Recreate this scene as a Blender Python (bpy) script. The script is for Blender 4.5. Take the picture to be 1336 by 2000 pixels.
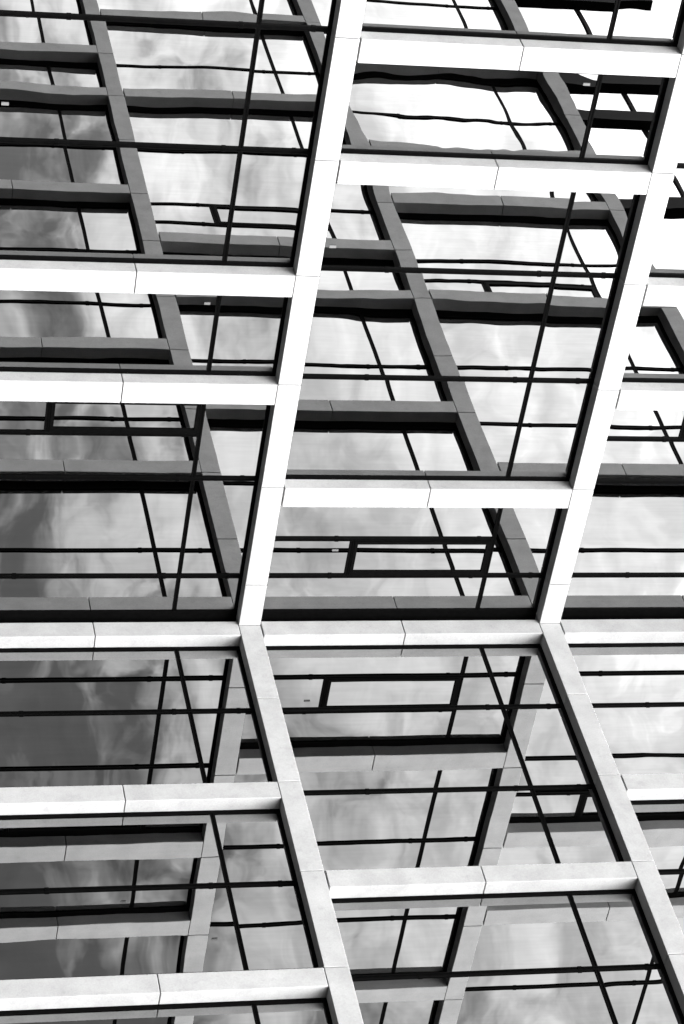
import bpy, bmesh, math, random
from mathutils import Matrix, Vector

random.seed(7)
for o in list(bpy.data.objects):
    bpy.data.objects.remove(o)
sc = bpy.context.scene
COL = sc.collection

# ------------------------------------------------------------------ camera, sky, sun, exposure
GROUND_EYE = 1.60
EYE_BELOW_BAND = 6.1309                    # the eye below the underside of the reference floor band
Z0 = GROUND_EYE + EYE_BELOW_BAND           # height of that underside above the ground
YAW, PITCH, ROLL, FPX = 4.06383, 0.24357, 0.00429, 5161.44
fw = Vector((math.cos(PITCH) * math.cos(YAW), math.cos(PITCH) * math.sin(YAW), math.sin(PITCH)))
r0 = fw.cross(Vector((0, 0, 1))).normalized()
u0 = r0.cross(fw)
rt = math.cos(ROLL) * r0 + math.sin(ROLL) * u0
up = -math.sin(ROLL) * r0 + math.cos(ROLL) * u0
cam_d = bpy.data.cameras.new('camera')
cam = bpy.data.objects.new('camera', cam_d)
COL.objects.link(cam)
# the photograph is turned on its side: the picture's x axis is the building's vertical
X, Y, Zc = up, -rt, -fw
m = Matrix(((X.x, Y.x, Zc.x, 18.86906), (X.y, Y.y, Zc.y, 22.74473), (X.z, Y.z, Zc.z, GROUND_EYE), (0, 0, 0, 1)))
cam.matrix_world = m
cam_d.sensor_fit = 'VERTICAL'
cam_d.sensor_height = 36.0
cam_d.lens = FPX / 2000.0 * 36.0
cam_d.clip_start = 0.1
cam_d.clip_end = 3000.0
sc.camera = cam

SUN_AZ = math.radians(68.0)                # measured from +x towards +y
SUN_EL = math.radians(46.0)
world = bpy.data.worlds.new('World')
sc.world = world
world.use_nodes = True
nt = world.node_tree
nt.nodes.clear()


def node(t, kind, **kw):
    n = t.nodes.new(kind)
    for k, v in kw.items():
        setattr(n, k, v)
    return n


def math_node(t, op, a, b=None, clamp=False):
    n = t.nodes.new('ShaderNodeMath')
    n.operation = op
    n.use_clamp = clamp
    for i, q in enumerate((a, b)):
        if q is None:
            continue
        if isinstance(q, (int, float)):
            n.inputs[i].default_value = q
        else:
            t.links.new(q, n.inputs[i])
    return n.outputs[0]


def ramp(t, fac, stops, interp='LINEAR'):
    n = t.nodes.new('ShaderNodeValToRGB')
    n.color_ramp.interpolation = interp
    e = n.color_ramp.elements
    while len(e) > 1:
        e.remove(e[-1])
    for i, (p, v) in enumerate(stops):
        el = e[0] if i == 0 else e.new(p)
        el.position = p
        el.color = (v, v, v, 1)
    t.links.new(fac, n.inputs[0])
    return n.outputs[0]


tc = node(nt, 'ShaderNodeTexCoord')
sky = node(nt, 'ShaderNodeTexSky', sky_type='NISHITA', sun_disc=False)
sky.sun_elevation = SUN_EL
sky.sun_rotation = math.pi / 2 - SUN_AZ
bw = node(nt, 'ShaderNodeRGBToBW')
nt.links.new(sky.outputs[0], bw.inputs[0])
sep = node(nt, 'ShaderNodeSeparateXYZ')
nt.links.new(tc.outputs['Generated'], sep.inputs[0])


def world_noise(scale, stretch, detail, rough, off, dist=0.0):
    mp = node(nt, 'ShaderNodeMapping')
    mp.inputs['Scale'].default_value = (1, 1, stretch)
    mp.inputs['Location'].default_value = off
    nt.links.new(tc.outputs['Generated'], mp.inputs[0])
    n = node(nt, 'ShaderNodeTexNoise')
    n.inputs['Scale'].default_value = scale
    n.inputs['Detail'].default_value = detail
    n.inputs['Roughness'].default_value = rough
    n.inputs['Distortion'].default_value = dist
    nt.links.new(mp.outputs[0], n.inputs['Vector'])
    return n.outputs['Fac']


# overcast: a layer darker and more broken toward the horizon, even and bright higher up
big = world_noise(5.0, 1.6, 2.0, 0.5, (3.1, 0.4, 0.0))
small = ramp(nt, world_noise(17.0, 2.0, 4.0, 0.55, (0.7, 5.2, 0.3), 0.5), [(0.36, 0.0), (0.64, 1.0)], 'EASE')
fine = world_noise(48.0, 1.5, 4.0, 0.55, (4.7, 1.2, 2.3), 0.8)
h = math_node(nt, 'ADD', sep.outputs['Z'], math_node(nt, 'MULTIPLY', math_node(nt, 'SUBTRACT', big, 0.5), 0.18))
h = math_node(nt, 'ADD', h, math_node(nt, 'MULTIPLY', math_node(nt, 'SUBTRACT', small, 0.5), 0.085))
h = math_node(nt, 'ADD', h, math_node(nt, 'MULTIPLY', math_node(nt, 'SUBTRACT', fine, 0.5), 0.11))
# the bank of low cloud is thicker on the -y side of the sky
hd = node(nt, 'ShaderNodeVectorMath', operation='DOT_PRODUCT')
nt.links.new(tc.outputs['Generated'], hd.inputs[0])
hd.inputs[1].default_value = (math.cos(math.radians(100)), math.sin(math.radians(100)), 0)
h = math_node(nt, 'ADD', h, math_node(nt, 'MULTIPLY', math_node(nt, 'SUBTRACT', hd.outputs['Value'], 0.67), 0.34))
layer = ramp(nt, h, [(0.0, 0.022), (0.12, 0.034), (0.16, 0.120), (0.20, 0.265), (0.27, 0.37), (0.36, 0.41), (0.5, 0.85), (1.0, 1.0)])
cloud = math_node(nt, 'MULTIPLY', layer, math_node(nt, 'ADD', 0.66, math_node(nt, 'ADD', math_node(nt, 'MULTIPLY', small, 0.18), math_node(nt, 'MULTIPLY', fine, 0.50))))
cloud = math_node(nt, 'MULTIPLY', cloud, 15.6)
# the cloud is thinner and brighter all round the hidden sun
dt = node(nt, 'ShaderNodeVectorMath', operation='DOT_PRODUCT')
nt.links.new(tc.outputs['Generated'], dt.inputs[0])
dt.inputs[1].default_value = (math.cos(SUN_EL) * math.cos(SUN_AZ), math.cos(SUN_EL) * math.sin(SUN_AZ), math.sin(SUN_EL))
glow = math_node(nt, 'POWER', math_node(nt, 'MAXIMUM', dt.outputs['Value'], 0.0), 4.0)
cloud = math_node(nt, 'MULTIPLY', cloud, math_node(nt, 'ADD', 0.95, math_node(nt, 'MULTIPLY', glow, 1.1)))
lum = math_node(nt, 'ADD', cloud, math_node(nt, 'MULTIPLY', bw.outputs[0], 0.10))
bg = node(nt, 'ShaderNodeBackground')
bg.inputs['Strength'].default_value = 0.12
nt.links.new(lum, bg.inputs['Color'])
wo = node(nt, 'ShaderNodeOutputWorld')
nt.links.new(bg.outputs[0], wo.inputs[0])

sun_d = bpy.data.lights.new('sun', 'SUN')
sun_d.energy = 0.5
sun_d.angle = math.radians(25)
sun_d.color = (1, 1, 1)
sun = bpy.data.objects.new('sun', sun_d)
COL.objects.link(sun)
sd = Vector((math.cos(SUN_EL) * math.cos(SUN_AZ), math.cos(SUN_EL) * math.sin(SUN_AZ), math.sin(SUN_EL)))
sun.rotation_euler = sd.to_track_quat('Z', 'Y').to_euler()
sun.location = sd * 60

sc.view_settings.view_transform = 'Standard'
sc.view_settings.look = 'None'
sc.view_settings.gamma = 1.0
sc.view_settings.use_curve_mapping = False
sc.view_settings.exposure = 2.28
sc.render.engine = 'CYCLES'
sc.cycles.max_bounces = 10
sc.cycles.glossy_bounces = 7
sc.cycles.diffuse_bounces = 4
sc.cycles.caustics_reflective = False
sc.cycles.use_denoising = True


# ------------------------------------------------------------------ materials
def new_mat(name):
    mt = bpy.data.materials.new(name)
    mt.use_nodes = True
    t = mt.node_tree
    b = t.nodes['Principled BSDF']
    return mt, t, b


def obj_noise(t, scale, detail, rough, off=0.0, stretch=(1, 1, 1), src='Object', jitter=40.0):
    c = node(t, 'ShaderNodeTexCoord')
    oi = node(t, 'ShaderNodeObjectInfo')
    add = node(t, 'ShaderNodeVectorMath', operation='MULTIPLY_ADD')
    t.links.new(c.outputs[src], add.inputs[0])
    add.inputs[1].default_value = stretch
    cmb = node(t, 'ShaderNodeCombineXYZ')
    t.links.new(math_node(t, 'MULTIPLY', oi.outputs['Random'], jitter), cmb.inputs[0])
    cmb.inputs[1].default_value = off
    t.links.new(cmb.outputs[0], add.inputs[2])
    n = node(t, 'ShaderNodeTexNoise')
    n.inputs['Scale'].default_value = scale
    n.inputs['Detail'].default_value = detail
    n.inputs['Roughness'].default_value = rough
    t.links.new(add.outputs[0], n.inputs['Vector'])
    return n.outputs['Fac']


def mat_stone():
    mt, t, b = new_mat('limestone')
    a = obj_noise(t, 3.0, 4, 0.6)
    g = obj_noise(t, 60.0, 3, 0.6, 3.0)
    s = obj_noise(t, 9.0, 5, 0.65, 9.0)
    v = math_node(t, 'MULTIPLY', ramp(t, a, [(0.3, 0.335), (0.7, 0.42)]), ramp(t, g, [(0.25, 0.88), (0.75, 1.06)]))
    v = math_node(t, 'MULTIPLY', v, ramp(t, s, [(0.28, 0.87), (0.43, 1.0), (1.0, 1.0)]))
    oi = node(t, 'ShaderNodeObjectInfo')
    v = math_node(t, 'MULTIPLY', v, math_node(t, 'ADD', 0.97, math_node(t, 'MULTIPLY', oi.outputs['Random'], 0.06)))
    t.links.new(v, b.inputs['Base Color'])
    b.inputs['Roughness'].default_value = 0.85
    b.inputs['Specular IOR Level'].default_value = 0.2
    bp = node(t, 'ShaderNodeBump')
    bp.inputs['Strength'].default_value = 0.25
    bp.inputs['Distance'].default_value = 0.004
    t.links.new(g, bp.inputs['Height'])
    t.links.new(bp.outputs[0], b.inputs['Normal'])
    return mt


COATING = 6.1        # the reflective coating multiplies the bare glass's mirror image


def mat_glass():
    mt, t, b = new_mat('coated_glass')
    # thin grime film: slight streaks of lower reflectance down the pane
    d = obj_noise(t, 2.2, 4, 0.6, 5.0, (1, 1, 0.35))
    st = obj_noise(t, 30.0, 2, 0.5, 7.0, (1, 1, 0.05))
    v = math_node(t, 'MULTIPLY', ramp(t, d, [(0.3, 0.93), (0.7, 1.04)]), ramp(t, st, [(0.3, 0.97), (0.7, 1.02)]))
    fr = node(t, 'ShaderNodeFresnel')
    fr.inputs['IOR'].default_value = 1.52
    v = math_node(t, 'MULTIPLY', v, math_node(t, 'MINIMUM', math_node(t, 'MULTIPLY', fr.outputs[0], COATING), 0.9))
    t.links.new(v, b.inputs['Base Color'])
    b.inputs['Metallic'].default_value = 1.0
    b.inputs['Roughness'].default_value = 0.0
    # rolled and heat treated glass is never quite flat
    w1 = obj_noise(t, 0.85, 1, 0.35, 1.0)
    w2 = obj_noise(t, 3.2, 1, 0.3, 2.0)
    hh = math_node(t, 'ADD', math_node(t, 'MULTIPLY', w1, 0.8), math_node(t, 'MULTIPLY', w2, 0.05))
    wl = node(t, 'ShaderNodeObjectInfo')
    hh = math_node(t, 'MULTIPLY', hh, math_node(t, 'ADD', 0.3, math_node(t, 'MULTIPLY', math_node(t, 'POWER', math_node(t, 'FRACT', math_node(t, 'MULTIPLY', wl.outputs['Random'], 17.0)), 2.0), 1.6)))
    # sealed units pull in near their edges
    c = node(t, 'ShaderNodeTexCoord')
    sp = node(t, 'ShaderNodeSeparateXYZ')
    t.links.new(c.outputs['Generated'], sp.inputs[0])
    oi = node(t, 'ShaderNodeObjectInfo')
    amp = math_node(t, 'MULTIPLY', math_node(t, 'SUBTRACT', oi.outputs['Random'], 0.35), 0.15)
    for q in (0, 1, 2):
        e = math_node(t, 'ABSOLUTE', math_node(t, 'SUBTRACT', math_node(t, 'MULTIPLY', sp.outputs[q], 2.0), 1.0))
        hh = math_node(t, 'ADD', hh, math_node(t, 'MULTIPLY', math_node(t, 'POWER', e, 9.0), amp))
    bp = node(t, 'ShaderNodeBump')
    bp.inputs['Strength'].default_value = 1.0
    bp.inputs['Distance'].default_value = 0.0034
    t.links.new(hh, bp.inputs['Height'])
    t.links.new(bp.outputs[0], b.inputs['Normal'])
    return mt


def mat_plain(name, val, rough, spec, metal=0.0, var=0.0, scale=20.0):
    mt, t, b = new_mat(name)
    n = obj_noise(t, scale, 3, 0.5)
    v = ramp(t, n, [(0.3, val * (1 - var)), (0.7, val * (1 + var))])
    t.links.new(v, b.inputs['Base Color'])
    b.inputs['Roughness'].default_value = rough
    b.inputs['Specular IOR Level'].default_value = spec
    b.inputs['Metallic'].default_value = metal
    return mt


STONE = mat_stone()
GLASS = mat_glass()
METAL = mat_plain('black_aluminium', 0.002, 0.35, 0.014, 0.0, 0.25)
CORE = mat_plain('dark_membrane', 0.015, 0.9, 0.1, 0.0, 0.2)
ROOF = mat_plain('roof_felt', 0.06, 0.9, 0.1, 0.0, 0.2)
PAVE = mat_plain('dark_granite_paving', 0.024, 0.8, 0.2, 0.0, 0.25, 1.5)
PAPER = mat_plain('sticker_paper', 0.13, 0.7, 0.2, 0.0, 0.05)


# ------------------------------------------------------------------ mesh helpers (s along the wall, v outward, z up)
class Wing:
    def __init__(self, axis):
        self.axis = axis

    def p(self, s, v, z):
        return Vector((s, v, z)) if self.axis == 0 else Vector((v, s, z))


def finish(bm, name, material):
    bmesh.ops.recalc_face_normals(bm, faces=bm.faces)
    me = bpy.data.meshes.new(name)
    bm.to_mesh(me)
    bm.free()
    me.materials.append(material)
    return me


def prism(bm, W, poly, z0, z1):
    """poly: plan outline of (s, v)"""
    lo = [bm.verts.new(W.p(s, v, z0)) for s, v in poly]
    hi = [bm.verts.new(W.p(s, v, z1)) for s, v in poly]
    n = len(poly)
    bm.faces.new(lo)
    bm.faces.new(hi)
    for i in range(n):
        j = (i + 1) % n
        bm.faces.new((lo[i], lo[j], hi[j], hi[i]))


def block(bm, W, s0, s1, v0, v1, z0, z1):
    prism(bm, W, [(s0, v0), (s1, v0), (s1, v1), (s0, v1)], z0, z1)


def stone_mesh(W, poly, z0, z1, name, bev=0.004):
    bm = bmesh.new()
    prism(bm, W, poly, z0, z1)
    bmesh.ops.recalc_face_normals(bm, faces=bm.faces)
    bmesh.ops.bevel(bm, geom=list(bm.edges), offset=bev, segments=1, affect='EDGES', profile=0.5)
    return finish(bm, name, STONE)


def link(name, me, parent=None, loc=None):
    o = bpy.data.objects.new(name, me)
    COL.objects.link(o)
    if parent is not None:
        o.parent = parent
    if loc is not None:
        o.location = loc
    return o


def bar_mesh(W, along, length, half, front, back, collars, name, groove=True):
    """A capped glazing bar as one skin: profile across (t, v) swept along s or z; collars are the cap joints."""
    if groove:
        prof = [(-half, back), (-half, front), (-half * 0.36, front), (-half * 0.36, front - 0.007), (half * 0.36, front - 0.007),
                (half * 0.36, front), (half, front), (half, back)]
    else:
        prof = [(-half, back), (-half, front), (half, front), (half, back)]
    st = [(0.0, 1.0, 0.0)]
    for c in sorted(collars):
        if 0.05 < c < length - 0.05:
            st += [(c - 0.023, 1.0, 0.0), (c - 0.022, 1.14, 0.003), (c + 0.022, 1.14, 0.003), (c + 0.023, 1.0, 0.0)]
    st.append((length, 1.0, 0.0))
    bm = bmesh.new()
    rings = []
    for a, k, d in st:
        ring = []
        for t, v in prof:
            vv = v + (d if v > back else 0)
            ring.append(bm.verts.new(W.p(t * k, vv, a) if along == 'z' else W.p(a, vv, t * k)))
        rings.append(ring)
    n = len(prof)
    for r1, r2 in zip(rings, rings[1:]):
        for i in range(n):
            j = (i + 1) % n
            bm.faces.new((r1[i], r1[j], r2[j], r2[i]))
    bm.faces.new(rings[0])
    bm.faces.new(rings[-1])
    return finish(bm, name, METAL)


def ring_mesh(W, s0, s1, z0, z1, ws, wz, v0, v1, name):
    """A rectangular frame as one skin; ws = (start, end) jamb widths, wz = (sill, head)."""
    bm = bmesh.new()
    out = [(s0, z0), (s1, z0), (s1, z1), (s0, z1)]
    inn = [(s0 + ws[0], z0 + wz[0]), (s1 - ws[1], z0 + wz[0]), (s1 - ws[1], z1 - wz[1]), (s0 + ws[0], z1 - wz[1])]
    V = [[bm.verts.new(W.p(s, v, z)) for s, z in L] for v in (v0, v1) for L in (out, inn)]
    ob, ib, of, inf = V
    for i in range(4):
        j = (i + 1) % 4
        bm.faces.new((of[i], of[j], inf[j], inf[i]))
        bm.faces.new((ob[i], ob[j], ib[j], ib[i]))
        bm.faces.new((of[i], of[j], ob[j], ob[i]))
        bm.faces.new((inf[i], inf[j], ib[j], ib[i]))
    return finish(bm, name, METAL)


# ------------------------------------------------------------------ ground
gm = bmesh.new()
gs = 600.0
vs = [gm.verts.new((x, y, 0)) for x, y in ((-gs, -gs), (gs, -gs), (gs, gs), (-gs, gs))]
gm.faces.new(vs)
ground = link('ground', finish(gm, 'ground', PAVE))
ground['kind'] = 'structure'

# ------------------------------------------------------------------ the two wings
H = 3.6
BAND = 0.25            # height of a floor band
DEPTH = 0.258          # stones run back to the wall behind
GV = -0.172            # face of the glass
GAP = 0.011


def build_wing(W, root, joints, piers, sashes, s_end, jamb0, corner_pier, side, stickers, top):
    """piers: {floor: set of joint numbers}; side = +1 when a pier lies on the far side of its joint, -1 when on the near side."""
    pw = 0.245 if side > 0 else 0.262
    # floor bands, stone by stone
    cache = {}
    for n in range(-2, top + 1):
        zb = Z0 + n * H
        edges = [0.0] + joints
        for i, (a, b) in enumerate(zip(edges, edges[1:])):
            if i == 0:
                g = 0.002
                if 'first' not in cache:
                    cache['first'] = stone_mesh(W, [(g, 0), (b - GAP / 2, 0), (b - GAP / 2, -DEPTH), (-DEPTH + g, -DEPTH)], 0, BAND, 'band_stone')
                link('band_stone', cache['first'], root, W.p(0, 0, zb))
            else:
                L = b - a - GAP
                key = round(L, 4)
                if key not in cache:
                    cache[key] = stone_mesh(W, [(0, 0), (L, 0), (L, -DEPTH), (0, -DEPTH)], 0, BAND, 'band_stone')
                link('band_stone', cache[key], root, W.p(a + GAP / 2, 0, zb))
    pz0, pz1 = -H + BAND + 0.018, -0.007
    pm = (pz0 + pz1) / 2
    half_len = (pz1 - pz0 - 0.010) / 2
    pier_me = stone_mesh(W, [(0, 0), (pw, 0), (pw, -DEPTH), (0, -DEPTH)], 0, half_len, 'pier_stone')
    corner_me = None
    if corner_pier:
        corner_me = stone_mesh(W, [(-0.073, 0), (0.172, 0), (0.172, -DEPTH), (-0.073, -DEPTH)], 0, half_len, 'pier_stone')
    for n in range(-1, top + 1):
        zt = Z0 + n * H                     # underside of the band above this floor
        zs = zt - H + BAND                  # top of the band below it
        spans = []
        start = 0.172 if corner_pier else -0.250
        first_jamb = 0.045 if corner_pier else jamb0 + 0.250
        for k in sorted(piers.get(n, ())):
            j = joints[k]
            a = j if side > 0 else j - pw
            for zz in (zt + pz0, zt + pm + 0.005):
                link('pier_stone', pier_me, root, W.p(a, 0, zz))
            spans.append((start, a, first_jamb, 0.150 if side > 0 else 0.085))  # end jamb widened so its black stands in for the dark pier-side reflection
            start, first_jamb = a + pw, 0.045
        spans.append((start, s_end, first_jamb, 0.045))
        if corner_pier:
            for zz in (zt + pz0, zt + pm + 0.005):
                link('pier_stone', corner_me, root, W.p(0, 0, zz))
        for (a, b, jb, je) in spans:
            window(W, root, a + 0.002, b - 0.002, zs + 0.002, zt - 0.002, zt, joints, jb, je, [q for q in sashes if q[0] == n], stickers)
    # the closed wall behind the stones and panes, and the roof
    bm = bmesh.new()
    block(bm, W, -DEPTH - 0.004, s_end, -11.0, -DEPTH - 0.004, 0.004, Z0 + top * H + BAND - 0.004)
    link('wall', finish(bm, 'wall', CORE), root)
    bm = bmesh.new()
    block(bm, W, -DEPTH - 0.004, s_end, -11.0, -DEPTH - 0.010, Z0 + top * H + BAND - 0.002, Z0 + top * H + BAND + 0.03)
    link('roof', finish(bm, 'roof', ROOF), root)


def window(W, root, s0, s1, z0, z1, zt, joints, jamb0, jamb1, sashes, stickers):
    win = link('window', ring_mesh(W, 0, s1 - s0, 0, z1 - z0, (jamb0, jamb1), (0.045, 0.040), GV - 0.07, GV + 0.010, 'window_frame'), root, W.p(s0, 0, z0))

    def sub(name, me, s, v, z):
        return link(name, me, win, W.p(s - s0, v, z - z0))
    ztr = zt - 0.735                        # transom height
    hw = 0.026
    a, b = s0 + jamb0, s1 - jamb1
    cols = [j for j in joints if a + 0.10 < j < b - 0.10]
    low, high = list(cols), list(cols)
    rails = []
    for (_, c0, c1) in sashes:
        if a - 0.06 < c0 and c1 < s1 + 0.02:
            for c in (c0, c1):
                if a + 0.10 < c < b - 0.10 and all(abs(c - q) > 0.1 for q in low):
                    low.append(c)
            rails.append((c0, c1))
    low.sort()
    zl, zh = z0 + 0.045, z1 - 0.040
    collars = [zt - H + 1.01, zt - H + 2.69, zt - H + 3.415]
    for c in low:
        top = zh if c in cols else ztr - hw
        sub('mullion', bar_mesh(W, 'z', top - zl, hw, GV + 0.012, GV - 0.06, [q - zl for q in collars], 'mullion'), c, 0, zl)
    cuts = [a] + [q for q in cols] + [b]
    for i, (c0, c1) in enumerate(zip(cuts, cuts[1:])):
        e0 = c0 + (hw if i else 0)
        e1 = c1 - (hw if i < len(cuts) - 2 else 0)
        sub('transom', bar_mesh(W, 's', e1 - e0, hw * 0.92, GV + 0.010, GV - 0.06, [], 'transom'), e0, 0, ztr)

    def pane(c0, c1, za, zb):
        bm = bmesh.new()
        cs, cz = (c0 + c1) / 2, (za + zb) / 2
        block(bm, W, c0 - cs, c1 - cs, -0.014, 0, za - cz, zb - cz)
        o = sub('pane', finish(bm, 'pane', GLASS), cs, GV - 0.004, cz)
        ts, tz = random.uniform(-0.0012, 0.0012), random.uniform(-0.0008, 0.0008)
        o.rotation_euler = (tz, 0, ts) if W.axis == 0 else (0, tz, ts)
        for (ps, pz, w, hgt) in stickers:
            if c0 < ps < c1 and za < pz + Z0 < zb:
                bm2 = bmesh.new()
                block(bm2, W, -w * 0.4, w * 0.4, -0.009, 0.0, -hgt * 0.4, hgt * 0.4)
                sub('sticker', finish(bm2, 'sticker', PAPER), ps, GV + 0.003, pz + Z0)
    for c0, c1 in zip(cuts, cuts[1:]):
        pane(c0 - 0.01, c1 + 0.01, ztr - 0.008, zh + 0.01)
    lc = [a] + low + [b]
    for c0, c1 in zip(lc, lc[1:]):
        sashed = any(abs(c0 - r[0]) < 0.07 and abs(c1 - r[1]) < 0.21 for r in rails)
        if sashed:
            zr = zt - 2.40
            e0 = c0 + (hw if c0 in low else 0)
            e1 = c1 - (hw if c1 in low else 0)
            sub('transom', bar_mesh(W, 's', e1 - e0, hw, GV + 0.010, GV - 0.06, [], 'transom'), e0, 0, zr)
            pane(c0 - 0.01, c1 + 0.01, zl - 0.01, zr + 0.008)
            q0, q1 = e0 + 0.003, e1 - 0.003
            sub('sash', ring_mesh(W, 0, q1 - q0, 0, ztr - zr - 2 * hw - 0.006, (0.040, 0.040), (0.040, 0.040), GV - 0.05, GV + 0.016, 'sash'),
                q0, 0, zr + hw + 0.003)
            pane(q0 + 0.03, q1 - 0.03, zr + hw + 0.035, ztr - hw - 0.035)
        else:
            pane(c0 - 0.01, c1 + 0.01, zl - 0.01, ztr + 0.008)


def wing_thing(name, label, loc):
    o = bpy.data.objects.new(name, None)
    COL.objects.link(o)
    o['label'] = label
    o['category'] = 'building'
    return o


# wing along +x: bright front facing +y
A = Wing(0)
jA = [0.58594 + 1.3695 * k for k in range(11)]
pA = {-1: {3, 6, 8}, 0: {2, 3, 7, 9}, 1: {1, 4, 5, 8}, 2: {2, 3, 6, 8}, 3: {1, 4, 7}, 4: {2, 5, 6, 9}, 5: {1, 3, 4, 8}, 6: {2, 6, 7}}
sA = [(0, 2.545, 3.063), (1, 0.58594, 1.118), (2, 2.55, 3.063)]
stA = [(4.958, 0.385, 0.04, 0.09), (4.223, -0.852, 0.035, 0.08), (0.955, 1.02, 0.03, 0.09), (6.467, -3.127, 0.04, 0.09), (6.963, 2.736, 0.035, 0.09)]
wing_a = wing_thing('office_wing', 'brightly lit white stone office wing with shaded undersides and dark corner frame', (0, 0, 0))
build_wing(A, wing_a, jA, pA, sA, jA[-1], 0.085, False, -1, stA, 6)  # storeys above the other wing's roof: unseen, added to shade its pier sides

# wing along +y: slightly greyer front facing +x, with a pier in the corner
B = Wing(1)
jB = [1.26276 + 1.33948 * k + (0.0, -0.02, 0.18, 0.18, 0.14, 0.24)[max(0, min(k - 5, 5))] for k in range(15)]
pB = {-1: {2, 5, 8, 11}, 0: {1, 3, 6, 8, 9, 12}, 1: {2, 4, 5, 8, 10, 13}, 2: {1, 4, 6, 7, 9, 12}}
sB = [(1, jB[6] - 0.53, jB[6]), (2, jB[4] + 0.247, jB[4] + 0.765)]
wing_b = wing_thing('office_wing', 'slightly greyer stone office wing with a stone pier standing in the inner corner', (0, 0, 0))
build_wing(B, wing_b, jB, pB, sB, jB[-1], 0.045, True, 1, [], 2)

# roof screens: dark posts and rail above the topmost band
zr = Z0 + 2 * H + BAND + 0.004
for W, root, spots, end in ((B, wing_b, [jB[1], 5.9, 9.55, 12.25, 13.45, 16.6, 19.0], jB[-1]),):
    bm = bmesh.new()
    block(bm, W, 0, 0.30, -0.30, -0.12, 0, 2.6)
    me = finish(bm, 'roof_post', METAL)
    for q in spots:
        link('roof_post', me, root, W.p(q, 0, zr + 0.03))
    bm = bmesh.new()
    block(bm, W, 0.1, end - 0.1, -0.30, -0.24, 0, 0.06)
    link('roof_rail', finish(bm, 'roof_rail', METAL), root, W.p(0, 0, zr + 1.2))
